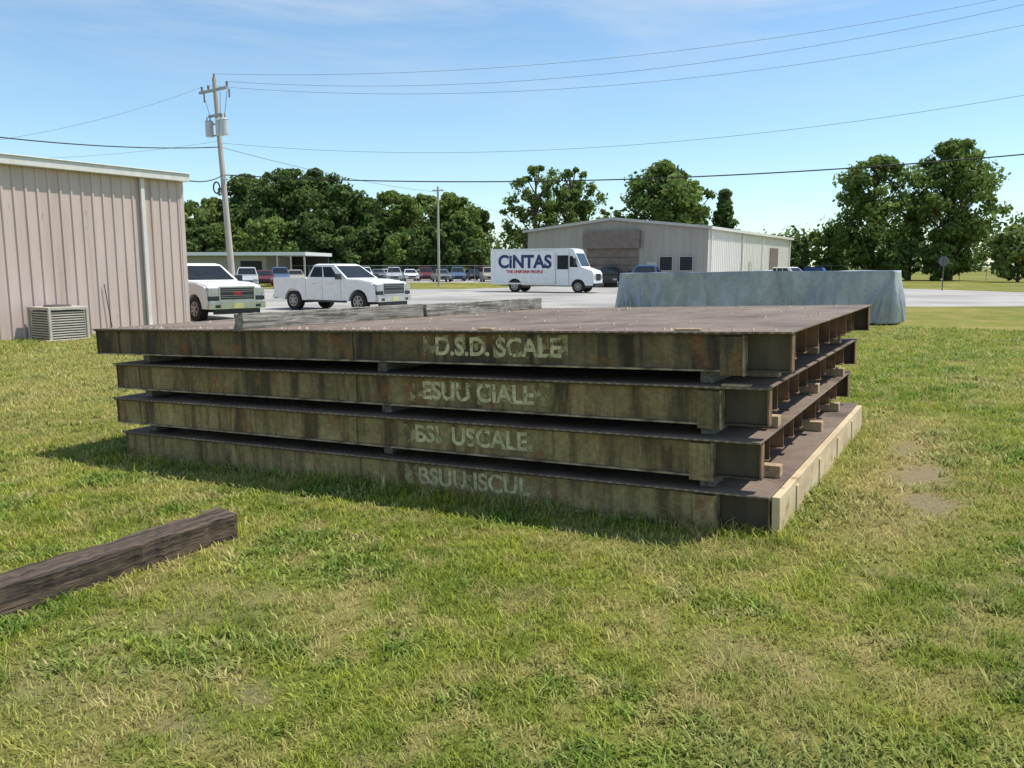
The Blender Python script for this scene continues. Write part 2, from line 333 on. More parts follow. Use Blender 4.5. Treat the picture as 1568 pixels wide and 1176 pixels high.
def rough_beam(mb,L,w,h,mat,amp,seed,nx=40):
    ring=[(-w/2,0),(-w/2,h*.5),(-w/2,h),(-w/6,h),(w/6,h),(w/2,h),(w/2,h*.5),(w/2,0)]
    rnd=random.Random(seed); v=[];f=[];m_=len(ring)
    for i in range(nx+1):
        x=L*i/nx
        for (a_,b_) in ring: v.append((x+(rnd.uniform(-1,1)*amp*1.5 if i in(0,nx) else 0),a_+rnd.uniform(-1,1)*amp*(.5 if b_==0 else 1),b_+(rnd.uniform(-1,.3)*amp if b_>0 else 0)))
    for i in range(nx):
        for j in range(m_): f.append((i*m_+j,i*m_+(j+1)%m_,(i+1)*m_+(j+1)%m_,(i+1)*m_+j))
    f.append(tuple(range(m_)));f.append(tuple(nx*m_+j for j in range(m_))[::-1]); mb.add(v,f,mat)
woodgx=M('grey_timber_long',(.36,.33,.28),(.14,.12,.10),ns=3,scale=(.6,9,9),rough=.9,bump=.7,bscale=6,lo=.4,hi=.62)
mb=MB(); rough_beam(mb,L*.52,.14,.13,woodgx,.007,1); mb.build('weathered_timber',SM@Matrix.Translation(A+Vector((.06,0,0)))@Matrix.Rotation(ang,4,'Z'),recalc=True)
mb=MB(); rough_beam(mb,L*.47,.14,.125,woodgx,.008,2); mb.build('weathered_timber',SM@Matrix.Translation(A+d*.525+Vector((.08,0,0)))@Matrix.Rotation(ang+.01,4,'Z'),recalc=True)
mb=MB(); rough_beam(mb,2.7,.21,.19,tie,.011,3,60)
tx0=(-1.73-.09,5.0+.055); ta=math.atan2(-.846,-.534)
mb.build('railroad_tie',Matrix.Translation((tx0[0],tx0[1],g1(*tx0)-.03))@Matrix.Rotation(ta,4,'Z'),recalc=True)
# ---------------------------------------------------------------- left metal building
def corr(mb,x0,x1,z0,z1,y,pitch,h,mat,axis_='x',inv=1):
    v=[];x=x0
    prof=[(0,0),(.35,0),(.42,h),(.58,h),(.65,0)]
    while x<x1-1e-6:
        for p,q in prof:
            xx=min(x+p*pitch,x1); v.append((xx,q))
        x+=pitch
    v.append((x1,0)); n=len(v); vv=[]
    for zz in (z0,z1):
        for xx,q in v: vv.append((xx,y-q*inv,zz(xx) if callable(zz) else zz) if axis_=='x' else (y+q*inv,xx,zz(xx) if callable(zz) else zz))
    mb.add(vv,[(i,i+1,n+i+1,n+i) for i in range(n-1)],mat)
wallL=M('pinkish_metal_siding',(.60,.475,.43),(.53,.415,.37),ns=1.2,scale=(2,2,.25),rough=.5,metal=.0,c3=(.42,.30,.24),ns3=.8,scale3=(3,3,.2),lo3=.55,hi3=.8,c4=(.36,.24,.18),ns4=4,scale4=(1,1,.3),lo4=.64,hi4=.74)
gut=M('white_gutter',(.74,.71,.66),rough=.5); roofm=M('metal_roof',(.55,.55,.55),rough=.5); dark=M('dark_recess',(.03,.03,.03),rough=.9)
la=math.atan2(.842,.54); LM=frame((-10.3,26,0),la)
e=empty('metal_warehouse',LM)
mb=MB(); corr(mb,-32,0,-.6,4.22,0,.305,.035,wallL)
mb.build('long_wall',parent=e)
mb=MB(); corr(mb,.0,14,-.6,lambda y:4.22+(min(y,14-y))*.12,0,.305,.035,wallL,'y'); mb.box((-.1,-.045,-.6),(.045,.02,4.2),wallL); mb.build('end_wall',parent=e)
mb=MB(); mb.box((-32,-.26,4.2),(.14,-.04,4.42),gut); mb.box((-32,-.3,4.42),(.16,-.04,4.45),gut)
mb.box((-1.45,-.13,-.2),(-1.33,-.05,4.2),gut); mb.box((-1.45,-.3,-.3),(-1.33,-.05,-.2),gut)
mb.build('gutter_and_downspout',parent=e,bevel=.01)
mb=MB(); mb.add([(-32,-.04,4.44),(.14,-.04,4.44),(.14,7,5.3),(-32,7,5.3),(.14,14.1,4.44),(-32,14.1,4.44)],[(0,1,2,3),(3,2,4,5)],roofm); mb.build('roof',parent=e)
mb=MB(); mb.box((-6.1,-.12,1.0),(-5.95,-.04,1.25),dark); mb.cyl((-6.02,-.09,.7),(-6.02,-.09,1.0),.02,.02,8,dark); mb.cyl((-2.6,-.1,-.3),(-2.75,-.06,1.1),.012,.012,6,dark)
mb.build('hose_tap',parent=e)
ac=M('ac_housing',(.52,.47,.40),rough=.6); acd=M('ac_coil',(.10,.09,.08),rough=.8)
ax,ay=-12.1,21.8
mb=MB(); mb.box((-.46,-.46,.05),(.46,.46,.78),acd)
for i in range(11): mb.box((-.5,-.5,.07+i*.065),(.5,.5,.105+i*.065),ac)
for sx in(-1,1):
    for sy in(-1,1): mb.box((sx*.5-.035,sy*.5-.035,.03),(sx*.5+.035,sy*.5+.035,.86),ac)
mb.box((-.53,-.53,.8),(.53,.53,.88),ac); mb.cyl((0,0,.88),(0,0,.92),.34,.32,24,acd); mb.box((-.6,-.6,-.05),(.6,.6,.04),conc)
mb.build('air_conditioner_unit',Matrix.Translation((ax,ay,g1(ax,ay)))@Matrix.Rotation(la,4,'Z'),bevel=.01)
# ---------------------------------------------------------------- mid building
MM=frame((16.6,70,0),math.atan2(-.496,.867))
wallShade=M('shaded_metal_siding',(.40,.36,.32),(.35,.315,.28),ns=.6,scale=(3,3,.3),rough=.6,spec=.2); wallSun=M('sunlit_metal_siding',(.78,.73,.66),(.70,.65,.59),ns=.6,scale=(3,3,.3),rough=.5)  # same siding twice: shade and sunlight are put into the base colours
fasc=M('pale_trim',(.5,.48,.45)); rusty=M('rust_brown_door',(.22,.165,.135),(.16,.12,.10),ns=2)
e=empty('metal_workshop',MM); WB=17.4; DB=34
rf=lambda x:4.95+(WB/2-abs(x+WB/2))*.105
mb=MB(); corr(mb,-WB,0,-.4,rf,0,.6,.04,wallShade); mb.build('gable_wall',parent=e)
mb=MB(); corr(mb,0,DB,-.4,4.95,0,.6,.05,wallSun,'y'); corr(mb,0,DB,-.4,4.95,-WB,.6,.05,wallShade,'y',-1)
mb.build('side_walls',parent=e)
mb=MB()
mb.add([(.35,-.35,4.96),(.35,DB,4.96),(-WB/2,DB,5.93),(-WB/2,-.35,5.93),(-WB-.35,-.35,4.96),(-WB-.35,DB,4.96)],[(0,1,2,3),(3,2,5,4)],roofm)
mb.build('roof',parent=e)
mb=MB()
for (xa,za,xb,zb) in ((.35,4.96,-WB/2,5.93),(-WB-.35,4.96,-WB/2,5.93)):
    mb.add([(xa,-.37,za-.22),(xb,-.37,zb-.22),(xb,-.37,zb+.02),(xa,-.37,za+.02),(xa,-.3,za-.22),(xb,-.3,zb-.22),(xb,-.3,zb+.02),(xa,-.3,za+.02)],[(0,1,2,3),(4,5,6,7),(0,1,5,4),(3,2,6,7),(0,3,7,4)],fasc)
mb.box((.18,-.3,4.72),(.38,DB,4.955),gut)
for y in (.5,11,19,33): mb.box((.06,y,-.2),(.17,y+.15,4.72),gut)
mb.build('trim',parent=e)
mb=MB(); mb.box((-11.4,-.5,3.2),(-6.0,-.1,4.75),rusty); mb.box((-11.2,-.08,-.2),(-6.2,-.05,3.2),rusty)
for i in range(4): mb.box((-11.2,-.1,.3+i*.7),(-6.2,-.085,.34+i*.7),dark)
mb.build('overhead_door',parent=e,bevel=.01)
mb=MB()
for xa in (-4.2,-2.4,-13.8): mb.box((xa-.06,-.12,1.2),(xa+1.16,-.045,2.5),fasc); mb.box((xa,-.13,1.27),(xa+1.1,-.121,2.43),glass)
mb.box((-5.4,-.1,-.2),(-4.5,-.045,2.0),fasc); mb.box((.055,14,-.2),(.09,15.2,2.1),fasc); mb.box((.055,23,-.2),(.1,27,3.6),rusty)
mb.build('windows_and_doors',parent=e)
mb=MB(); mb.box((-2.2,-3,2.5),(0,3,2.65),fasc); mb.box((-2.1,-2.9,-.2),(-2,-2.8,2.5),dark); mb.box((-2.1,2.8,-.2),(-2,2.9,2.5),dark); mb.build('side_awning',Matrix.Translation((-WB,3.5,0)),parent=e)
e=empty('storage_shed',frame((-22.4,90,0),R(-4)))
beige=M('beige_wall',(.33,.31,.27))
mb=MB(); mb.box((-40,0,-.3),(-4.5,8,2.75),beige)
for i in range(10): mb.box((-38+i*3.4,-.03,-.2),(-35.6+i*3.4,-.01,2.2),beige if i%3 else dark)
mb.build('walls',parent=e)
mb=MB(); mb.box((-41,-1,2.78),(.2,9,3.15),white); mb.build('flat_roof',parent=e)
mb=MB()
for x in (-3,-1.5,0): mb.box((x-.08,-.8,-.3),(x+.08,-.65,2.77),fasc)
mb.box((-4.5,7.7,-.3),(.1,8,2.77),dark); mb.build('carport_posts',parent=e)
# ---------------------------------------------------------------- tarp pile
tarp,nt,b,out=nodes('silver_tarpaulin'); b.inputs['Roughness'].default_value=.4; b.inputs['Metallic'].default_value=.2
n=noise(nt,(1.2,1.2,.6),1.6,5,'Object',.6,dist=.4); c=ramp(nt,n.outputs[0],[(.34,(.27,.285,.31)),(.5,(.36,.375,.395)),(.68,(.47,.48,.495))]).outputs[0]
n=noise(nt,(1,1,.8),11,6,'Object',.7,dist=.5); r=ramp(nt,n.outputs[0],[(.55,(0,0,0)),(.66,(.5,.5,.5))]); c=mixc(nt,r.outputs[0],c,(.19,.17,.14))
nt.links.new(c,b.inputs['Base Color'])
bp2=nt.nodes.new('ShaderNodeBump'); bp2.inputs['Strength'].default_value=.5; bp2.inputs['Distance'].default_value=.035; n=noise(nt,(1.5,1.5,.5),9,4,'Object',.55,dist=.4); nt.links.new(n.outputs[0],bp2.inputs['Height']); nt.links.new(bp2.outputs[0],b.inputs['Normal'])
Lx,Ly,Ht=9.0,2.2,1.70; NP=1100
per=[];tot=2*(Lx+Ly)
for i in range(NP):
    p=tot*i/NP
    if p<Lx: per.append((-Lx+p,0,0,-1))
    elif p<Lx+Ly: per.append((0,p-Lx,1,0))
    elif p<2*Lx+Ly: per.append((-(p-Lx-Ly),Ly,0,1))
    else: per.append((-Lx,Ly-(p-2*Lx-Ly),-1,0))
per=np.array(per); pp=np.arange(NP)/NP*tot
rg=np.random.default_rng(12); folds=[]
for i in range(78): folds.append((rg.random()*tot,rg.normal()*.22,.035+.10*rg.random()**2,(.035+.13*rg.random()**1.6)*(1 if rg.random()<.7 else -.6),rg.random()*.45))
for cp in (0,Lx,Lx+Ly,2*Lx+Ly):      # drapes fanning from the corners
    for q_ in (-.55,-.25,.05,.3,.6): folds.append(((cp+q_*.25)%tot,q_*1.3,.09,.16,.05))
rows=[];cx,cy=-Lx/2,Ly/2
topz=lambda x,y:.035*(fbm(x*.8+9,y*.8,4,2)-.5)*2+.012*x
for q in (0.0,.3,.5,.7,.82,.9,.95,.985):
    x=cx+(per[:,0]-cx)*q; y=cy+(per[:,1]-cy)*q
    rows.append(np.stack([x,y,Ht-.02+topz(x,y)*1.0],1))
nv=34
for j in range(nv+1):
    q=j/nv; offp=.02+.06*q+.05*q*np.sin(pp*1.9+.6)
    for (p0,sl_,w_,a_,q0) in folds:
        dlt=(pp-p0-sl_*q+tot/2)%tot-tot/2; ww=w_*(.6+.9*q)
        offp=offp+a_*float(sst(q0,q0+.7,np.array(q)))*np.exp(-np.abs(dlt/ww)**1.5)
    z=(Ht-.04)*(1-q)**.98+.02+ (1-q)*topz(per[:,0],per[:,1])+ (q**3)*.11*fbm(pp*1.4,pp*0,15,3)
    rows.append(np.stack([per[:,0]+per[:,2]*offp,per[:,1]+per[:,3]*offp,z],1))
V=np.concatenate(rows); F=[]
for j in range(len(rows)-1):
    for i in range(NP):
        F.append((j*NP+i,(j+1)*NP+i,(j+1)*NP+(i+1)%NP,j*NP+(i+1)%NP))
mb=MB(); mb.add(V.tolist(),F,tarp,True); mb.build('tarp_covered_pile',Matrix.Translation((11.7,25.2,-.2))@Matrix.Rotation(math.atan2(-.496,.867),4,'Z'))
# ---------------------------------------------------------------- vehicles
def arch(cx,r,zb,n=9,za=.38):
    a0=math.asin(max(-1,min(1,(zb-za)/r))); return [(cx+r*math.cos(t),za+r*math.sin(t)) for t in np.linspace(a0,math.pi-a0,n)]
def wheel(mb,x,y,r,w,sg):
    mb.cyl((x,y-w/2,r),(x,y+w/2,r),r,r,28,tyre); yo=y+sg*w/2
    mb.cyl((x,yo-sg*.01,r),(x,yo+sg*.012,r),r*.64,r*.62,24,rimm); mb.cyl((x,yo+sg*.012,r),(x,yo+sg*.016,r),r*.52,r*.52,24,black)
    for k in range(6):
        t=k*math.pi/3; T=Matrix.Translation((x,yo+sg*.02,r))@Matrix.Rotation(t,4,'Y'); mb.box((-.035*r/.4,-.012,0),(.035*r/.4,.012,r*.58),rimm,T)
    mb.cyl((x,yo,r),(x,yo+sg*.04,r),r*.16,r*.14,12,rimm)
def bil(c,u,v):
    a=c[0]*(1-u)+c[1]*u; b_=c[3]*(1-u)+c[2]*u; return a*(1-v)+b_*v
def win(mb,c,u0,u1,v0,v1,mat,ctr,off=.006):
    c=[Vector(p) for p in c]; nrm=(c[1]-c[0]).cross(c[3]-c[0]).normalized()
    if nrm.dot(c[0]-ctr)<0: nrm=-nrm
    mb.quad([tuple(bil(c,u,v)+nrm*off) for u,v in((u0,v0),(u1,v0),(u1,v1),(u0,v1))],mat)
def green(mb,xb0,xb1,zb0,zb1,xt0,xt1,zt,wb,wt,paint,sidew,mid=None):
    Bv=[Vector((xb0,-wb,zb0)),Vector((xb1,-wb,zb1)),Vector((xb1,wb,zb1)),Vector((xb0,wb,zb0))]
    xm=(xt0+xt1)/2
    Tv=[Vector((xt0,-wt,zt-.03)),Vector((xt1,-wt,zt-.03)),Vector((xt1,wt,zt-.03)),Vector((xt0,wt,zt-.03))]
    mb.add([*Bv,*Tv,(xt0+.12,-wt+.12,zt+.02),(xt1-.15,-wt+.12,zt+.02),(xt1-.15,wt-.12,zt+.02),(xt0+.12,wt-.12,zt+.02)],
      [(0,1,5,4),(1,2,6,5),(2,3,7,6),(3,0,4,7),(4,5,9,8),(5,6,10,9),(6,7,11,10),(7,4,8,11),(8,9,10,11),(3,2,1,0)],paint)
    ctr=Vector((xm,0,zb0+.2))
    win(mb,[Bv[1],Bv[2],Tv[2],Tv[1]],.05,.95,.06,.93,glass,ctr); win(mb,[Bv[3],Bv[0],Tv[0],Tv[3]],.1,.9,.15,.88,glass,ctr)
    for c in ([Bv[0],Bv[1],Tv[1],Tv[0]],[Bv[3],Bv[2],Tv[2],Tv[3]]):
        for u0,u1 in sidew: win(mb,c,u0,u1,.1,.86,glass,ctr)
def pickup(paint,Mx,letters=None,grille=True):
    e=empty('pickup_truck',Mx); mb=MB()
    fr=arch(1.93,.52,.42); re=arch(-1.72,.52,.42)
    out_=[(-2.88,.52),(-2.9,1.33),(-.98,1.35),(-.97,1.30),(1.2,1.27),(2.1,1.24),(2.62,1.15),(2.8,1.02),(2.86,.62),(2.78,.42)]+fr+re
    inn=[(-2.86,.52),(-2.86,.80),(-.97,.80),(-.97,1.31),(1.2,1.30),(2.05,1.27),(2.62,1.19),(2.84,1.08),(2.9,.62),(2.82,.42)]+arch(1.93,.52,.42)+arch(-1.72,.52,.42)
    mb.prof(inn,-.93,.93,paint); mb.prof(out_,.931,1.0,paint); mb.prof(out_,-1.0,-.931,paint)
    mb.box((-2.92,-.929,.62),(-2.865,.929,1.33),paint)
    mb.box((-2.8,-.9,.805),(-1.0,.9,.82),black)
    green(mb,-.95,1.28,1.312,1.305,-.72,.42,1.88,.93,.74,paint,[(.06,.40),(.44,.80)])
    for y in(-.42,.42): mb.box((.9,y-.005,1.302),(2.3,y+.005,1.315),paint)
    for x,sg in((1.93,1),(-1.72,1)):
        for sg in(-1,1): wheel(mb,x,sg*.86,.40,.27,sg)
    for x in(1.93,-1.72): mb.box((x-.45,-.7,.3),(x+.45,.7,.8),black)
    mb.box((2.9,-.64,.68),(2.94,.64,1.15),chrome); mb.box((2.935,-.585,.725),(2.955,.585,1.105),black)
    for z in(.79,.85,.98,1.04): mb.box((2.955,-.58,z-.008),(2.963,.58,z+.008),rimm)
    for sg in(-1,1):
        y0,y1=sorted((sg*.65,sg*.985)); mb.box((2.70,y0,.84),(2.93,y1,1.1),lampm); mb.box((2.931,min(sg*.7,sg*.93),.9),(2.936,max(sg*.7,sg*.93),1.04),chrome)
        y0,y1=sorted((sg*.66,sg*.985)); mb.box((2.72,y0,.69),(2.925,y1,.825),black)
        mb.box((2.975,min(sg*.62,sg*.8),.46),(2.985,max(sg*.62,sg*.8),.56),black)
        y0,y1=sorted((sg*.99,sg*1.22)); mb.box((.92,y0,1.28),(1.05,y1,1.5),black if grille else paint)
        for hx in(-.45,.5):
            y0,y1=sorted((sg*1.0,sg*1.025)); mb.box((hx-.1,y0,1.08),(hx+.1,y1,1.11),chrome)
        for dx_ in(-.97,-.02,1.02): y0,y1=sorted((sg*1.0,sg*1.0025)); mb.box((dx_-.006,y0,.5),(dx_+.006,y1,1.29),black)
        y0,y1=sorted((sg*.96,sg*1.02)); mb.box((-.9,y0,.36),(1.3,y1,.44),black)
        y0,y1=sorted((sg*.9,sg*.99)); mb.box((-2.94,y0,.85),(-2.9,y1,1.28),redm)
    mb.box((2.84,-.98,.42),(2.98,.98,.64),chrome); mb.box((2.8,-.8,.25),(2.93,.8,.42),black)
    mb.box((-3.02,-.96,.45),(-2.88,.96,.62),chrome); mb.box((2.981,-.17,.44),(2.99,.17,.6),plate_y)
    mb.build('body',parent=e,bevel=.035,recalc=False)
    if letters:
        text(letters,.15,redp,e,(2.966,0,.915),Matrix.Rotation(R(90),4,'Z')@Matrix.Rotation(R(90),4,'X'),'grille_letters',.006,.002)
    return e
def at(x,y,hx,hy,z=-.19): return Matrix.Translation((x,y,z))@Matrix.Rotation(math.atan2(hy,hx),4,'Z')
hx,hy=.724,-.69
pickup(white,at(-9.05-hx*2.9,27.0-hy*2.9,hx,hy),'GMC')
pickup(white,at(-7.15,34.2,.84,-.54))
blue=M('blue_car_paint',(.03,.09,.2),rough=.25)
pickup(blue,at(10.2,62.5,-.3,-.95),None,True)
def stepvan(Mx):
    e=empty('delivery_van',Mx); mb=MB()
    za=.42
    pr=[(-3.7,.55),(-3.72,2.9),(-3.6,3.0),(2.15,3.03),(2.42,2.95),(2.98,1.75),(3.72,1.5),(3.85,1.3),(3.88,.6),(3.8,.5)]+arch(2.75,.52,.5,9,za)+arch(-1.9,.54,.5,9,za)
    mb.prof(pr,-1.1,1.1,white)
    ctr=Vector((1,0,1.5)); c=[Vector((2.98,-1.1,1.75)),Vector((2.98,1.1,1.75)),Vector((2.42,1.1,2.95)),Vector((2.42,-1.1,2.95))]
    win(mb,c,.06,.94,.05,.78,glass,ctr,.012)
    for sg in(-1,1):
        y=sg*1.1
        def sb(x0,x1,z0,z1,t,mt): a_,b_=sorted((y+sg*.002,y+sg*t)); mb.box((x0,a_,z0),(x1,b_,z1),mt)
        sb(1.25,2.05,1.6,2.55,.01,glass); mb.add([(2.15,y+sg*.01,1.75),(2.75,y+sg*.01,1.75),(2.35,y+sg*.01,2.5),(2.15,y+sg*.01,2.5)],[(0,1,2,3)],glass)
        sb(1.14,1.165,.6,2.75,.014,black); sb(2.09,2.11,.6,2.75,.014,black)
        sb(-3.7,1.1,2.88,2.93,.02,chrome); sb(-3.7,1.1,.56,.66,.03,chrome)
        for k in range(9): sb(-3.4+k*.55,-3.39+k*.55,.7,2.85,.006,fasc)
        for x in(2.75,-1.9): wheel(mb,x,sg*.95,.42,.28,sg)
        mb.box((2.5,min(y,y+sg*.35),1.9),(2.6,max(y,y+sg*.35),2.35),black)
        mb.box((3.86,min(sg*.65,sg*.95),.95),(3.9,max(sg*.65,sg*.95),1.2),lampm)
    mb.box((3.86,-.55,.85),(3.9,.55,1.3),black); mb.box((3.8,-1.1,.42),(3.98,1.1,.65),black)
    for x in(2.75,-1.9): mb.box((x-.4,-.75,.3),(x+.4,.75,.9),black)
    mb.build('body',parent=e,bevel=.03)
    rz=Matrix.Rotation(R(90),4,'X')
    text('CiNTAS',1.22,navy,e,(-1.15,-1.112,2.08),rz,'side_lettering',.045,.001,.95)
    text('THE UNIFORM PEOPLE',.27,redp,e,(-1.15,-1.112,1.42),rz,'side_tagline',.012,.001)
    return e
stepvan(at(2.35,58.2,.93,-.37))
def car(paint,Mx,suv=False):
    h=1.0 if not suv else 1.12; mb=MB(); L2=2.25
    pr=[(-L2,.4),(-L2-.03,.8),(-L2+.05,h-.05),(-1.3,h),(.9,h-.02),(1.9,.85),(2.25,.7),(2.28,.4)]+arch(1.4,.38,.3,7,.33)+arch(-1.35,.38,.3,7,.33)
    mb.prof(pr,-.88,.88,paint)
    if suv: green(mb,-2.1,1.05,h-.0,h-.02,-1.85,.25,1.72,.85,.68,paint,[(.05,.25),(.29,.55),(.58,.84)])
    else: green(mb,-1.75,1.05,h-.0,h-.02,-1.0,.2,1.45,.84,.62,paint,[(.2,.48),(.51,.8)])
    for x in(1.4,-1.35):
        mb.box((x-.3,-.6,.25),(x+.3,.6,.6),black)
        for sg in(-1,1): wheel(mb,x,sg*.78,.33,.2,sg)
    for sg in(-1,1):
        mb.box((2.12,min(sg*.5,sg*.84),.62),(2.27,max(sg*.5,sg*.84),.76),lampm); mb.box((-2.3,min(sg*.55,sg*.85),.75),(-2.2,max(sg*.55,sg*.85),.92),redm)
    mb.box((2.25,-.45,.45),(2.29,.45,.65),black); mb.build('parked_car',Mx,bevel=.03)
cols=[M('car_'+n_,c_,rough=.28) for n_,c_ in (('silver',(.45,.46,.47)),('white',(.75,.75,.74)),('maroon',(.14,.02,.02)),('grey',(.18,.19,.2)),('slate_blue',(.08,.13,.22)),('black',(.02,.02,.02)),('tan',(.4,.35,.27)))]
for i in range(7):
    uu=605+i*24; y=98+ (i%3)*5; car(cols[i%7],at((uu-784)/1250*y,y,.15+.1*(i%2),-1),i%2==0)
for i in range(6):
    uu=598+i*28; y=116+(i%2)*4; car(cols[(i*3+1)%7],at((uu-784)/1250*y,y,.9,-.3),i%2==1)
for i,(uu,y) in enumerate(((382,70),(408,76),(432,82),(455,84),(560,104),(580,110))): car(cols[(i*2)%7],at((uu-784)/1250*y,y,.3,-1),i%2==0)
car(cols[0],at(23.5,76,.5,-.86),False); car(cols[1],at(28.5,84,.5,-.86),True); car(cols[5],at(8.6,73,-.2,-1),True)
mb=MB(); bl=M('blue_dumpster',(.02,.08,.3)); mb.prof([(-1.2,.2),(1.2,.2),(1.2,1.3),(.9,1.7),(-1.2,1.7)],-.8,.8,bl); mb.box((-1.3,-.85,1.1),(1.3,-.8,1.2),bl); mb.box((-1.25,-.82,1.7),(.95,.82,1.76),black)
for sx in(-1,1):
    for sy in(-1,1): mb.box((sx*1.0-.08,sy*.6-.08,0),(sx*1.0+.08,sy*.6+.08,.2),black)
mb.build('dumpster',at(37.5,102,.8,-.5,-.2),bevel=.02)
gal=M('galvanised_steel',(.38,.38,.38),(.28,.28,.28),rough=.5,metal=.4)
signb=M('sign_back_aluminium',(.12,.12,.12),rough=.6,metal=.0)
mb=MB(); v=[(.4*math.cos(R(22.5+45*i)),-.01,2.1+.4*math.sin(R(22.5+45*i))) for i in range(8)]; v2=[(a_,.01,c_) for a_,b_,c_ in v]
mb.add(v+v2,[tuple(range(8)),tuple(range(8,16))]+[(i,(i+1)%8,8+(i+1)%8,8+i) for i in range(8)],signb); mb.box((-.035,-.05,-.3),(.035,-.012,2.5),signb)
mb.build('stop_sign',Matrix.Translation((654/1250*62,62,-.1)))
# ---------------------------------------------------------------- poles & wires
pw=M('weathered_pole',(.5,.46,.40),(.36,.32,.27),ns=3,scale=(6,6,.3),rough=.9); can=M('transformer_grey',(.55,.57,.57),rough=.4); ceram=M('insulator',(.25,.2,.18),rough=.3)
PX,PY=-14.3,42.0
mb=MB(); top=Vector((-.40,0,11.0))
mb.cyl((.1,0,-.4),top,.17,.105,16,pw)
def onp(z):
    k_=(z+.4)/11.4; return Vector((.1,0,-.4)).lerp(top,k_)
ad=Vector((.80,-.6,0))
def arm(z,l):
    c_=onp(z); T=Matrix.Translation(c_)@Matrix.Rotation(math.atan2(ad.y,ad.x),4,'Z'); mb.box((-l,-.17,-.06),(l,-.06,.06),gal,T); return c_
c_=arm(10.4,1.15)
ins=[]
for q in(-1.05,-.5,1.05):
    p=c_+ad*q+Vector((0,-.11,.06)); mb.cyl(p,p+Vector((0,0,.22)),.05,.07,8,ceram); ins.append(p+Vector((0,0,.22)))
p=top; mb.cyl(p,p+Vector((0,0,.2)),.05,.05,8,ceram); ins.append(p+Vector((0,0,.2)))
for q in(-1.05,1.05):
    p=c_+ad*q+Vector((.1,-.11,-.06)); mb.cyl(p,p+Vector((0,0,-.4)),.045,.045,8,ceram)
for q in(-.62,.25,.62):
    b0=onp(8.2)+ad*q+Vector((0,-.3,0)); mb.cyl(b0,b0+Vector((0,0,.72)),.2,.2,18,can); mb.cyl(b0+Vector((0,0,.72)),b0+Vector((0,0,.78)),.22,.16,18,can); mb.cyl(b0+Vector((.05,0,.78)),b0+Vector((.05,0,1.0)),.035,.03,8,ceram); mb.cyl(b0+Vector((-.1,0,.78)),b0+Vector((-.1,0,.95)),.035,.03,8,ceram)
for z in(8.25,8.8):
    c2=onp(z); T=Matrix.Translation(c2)@Matrix.Rotation(math.atan2(ad.y,ad.x),4,'Z'); mb.box((-.7,-.15,-.03),(.7,-.08,.03),gal,T)
c3=arm(9.2,.55)
for q in(-.62,.25,.62):
    a_=onp(9.25)+ad*q; b_=onp(10.3)+ad*q*1.6; mb.cyl(a_,b_,.012,.012,5,black,False)
for k in range(14):
    t0=k/14*2*math.pi;t1=(k+1)/14*2*math.pi; cc0=onp(5.7)+Vector((-.3,-.2,0)); mb.cyl(cc0+Vector((.16*math.cos(t0),0,.28*math.sin(t0))),cc0+Vector((.16*math.cos(t1),0,.28*math.sin(t1))),.04,.04,6,black,False)
mb.build('utility_pole',Matrix.Translation((PX,PY,-.2)))
P0=Vector((PX,PY,-.2))
mb=MB(); mb.cyl((0,0,-.3),(0,0,9.0),.13,.09,12,pw); mb.box((-.5,-.05,8.6),(.5,.05,8.7),gal); mb.build('utility_pole',Matrix.Translation((-6.75,76,-.2)))
wirem=M('black_cable',(.015,.015,.015),rough=.6); wirel=M('thin_conductor',(.16,.17,.18),rough=.6)
def wire(a_,b_,sag,r,mat,n=40):
    cu=bpy.data.curves.new('power_line','CURVE'); cu.dimensions='3D'; cu.bevel_depth=r; cu.bevel_resolution=1
    sp_=cu.splines.new('POLY'); sp_.points.add(n)
    for i in range(n+1):
        t=i/n; p=Vector(a_).lerp(Vector(b_),t); p.z-=4*sag*t*(1-t); sp_.points[i].co=(*p,1)
    cu.materials.append(mat); o=bpy.data.objects.new('power_line',cu); COL.objects.link(o)
wire(P0+onp(6.35),(21.9,32,6.05),.72,.028,wirem)
wire(P0+onp(6.35),(-10.3,26.5,4.3),.15,.022,wirem)
wire(P0+onp(7.7),(-20.3,30,6.4),.25,.025,wirem)
wire(P0+onp(7.7),(-6.75,76,8.3),.3,.014,wirel)
wire(P0+onp(7.9),(22,30,8.3),1.35,.008,wirel)
wire(P0+ins[2],(23.4,32,12.25),1.5,.008,wirel)
wire(P0+ins[3],(26.4,36,13.9),1.3,.008,wirel)
wire(P0+ins[1],(24.9,34,12.05),1.6,.008,wirel)
wire(P0+ins[0],(-23.5,34,6.3),.4,.008,wirel); wire(P0+onp(8),(-24.9,36,6.15),.3,.007,wirel)
wire((-6.75,76,8.7),(9.3,100,5.8),.8,.012,wirel)
def fence(x0,y0,x1,y1,h=1.9,step=3.):
    mb=MB(); a_=Vector((x0,y0,-.2)); b_=Vector((x1,y1,-.2)); n=int((b_-a_).length/step)
    for i in range(n+1):
        p=a_.lerp(b_,i/n); mb.cyl(p,p+Vector((0,0,h)),.035,.035,6,gal)
    mb.cyl(a_+Vector((0,0,h)),b_+Vector((0,0,h)),.025,.025,6,gal)
    for k in range(1,5):
        mb.cyl(a_+Vector((0,0,h*k/5)),b_+Vector((0,0,h*k/5)),.008,.008,4,gal)
    mb.build('chain_link_fence')
fence(-26,93,2,93); fence(40,112,95,98)
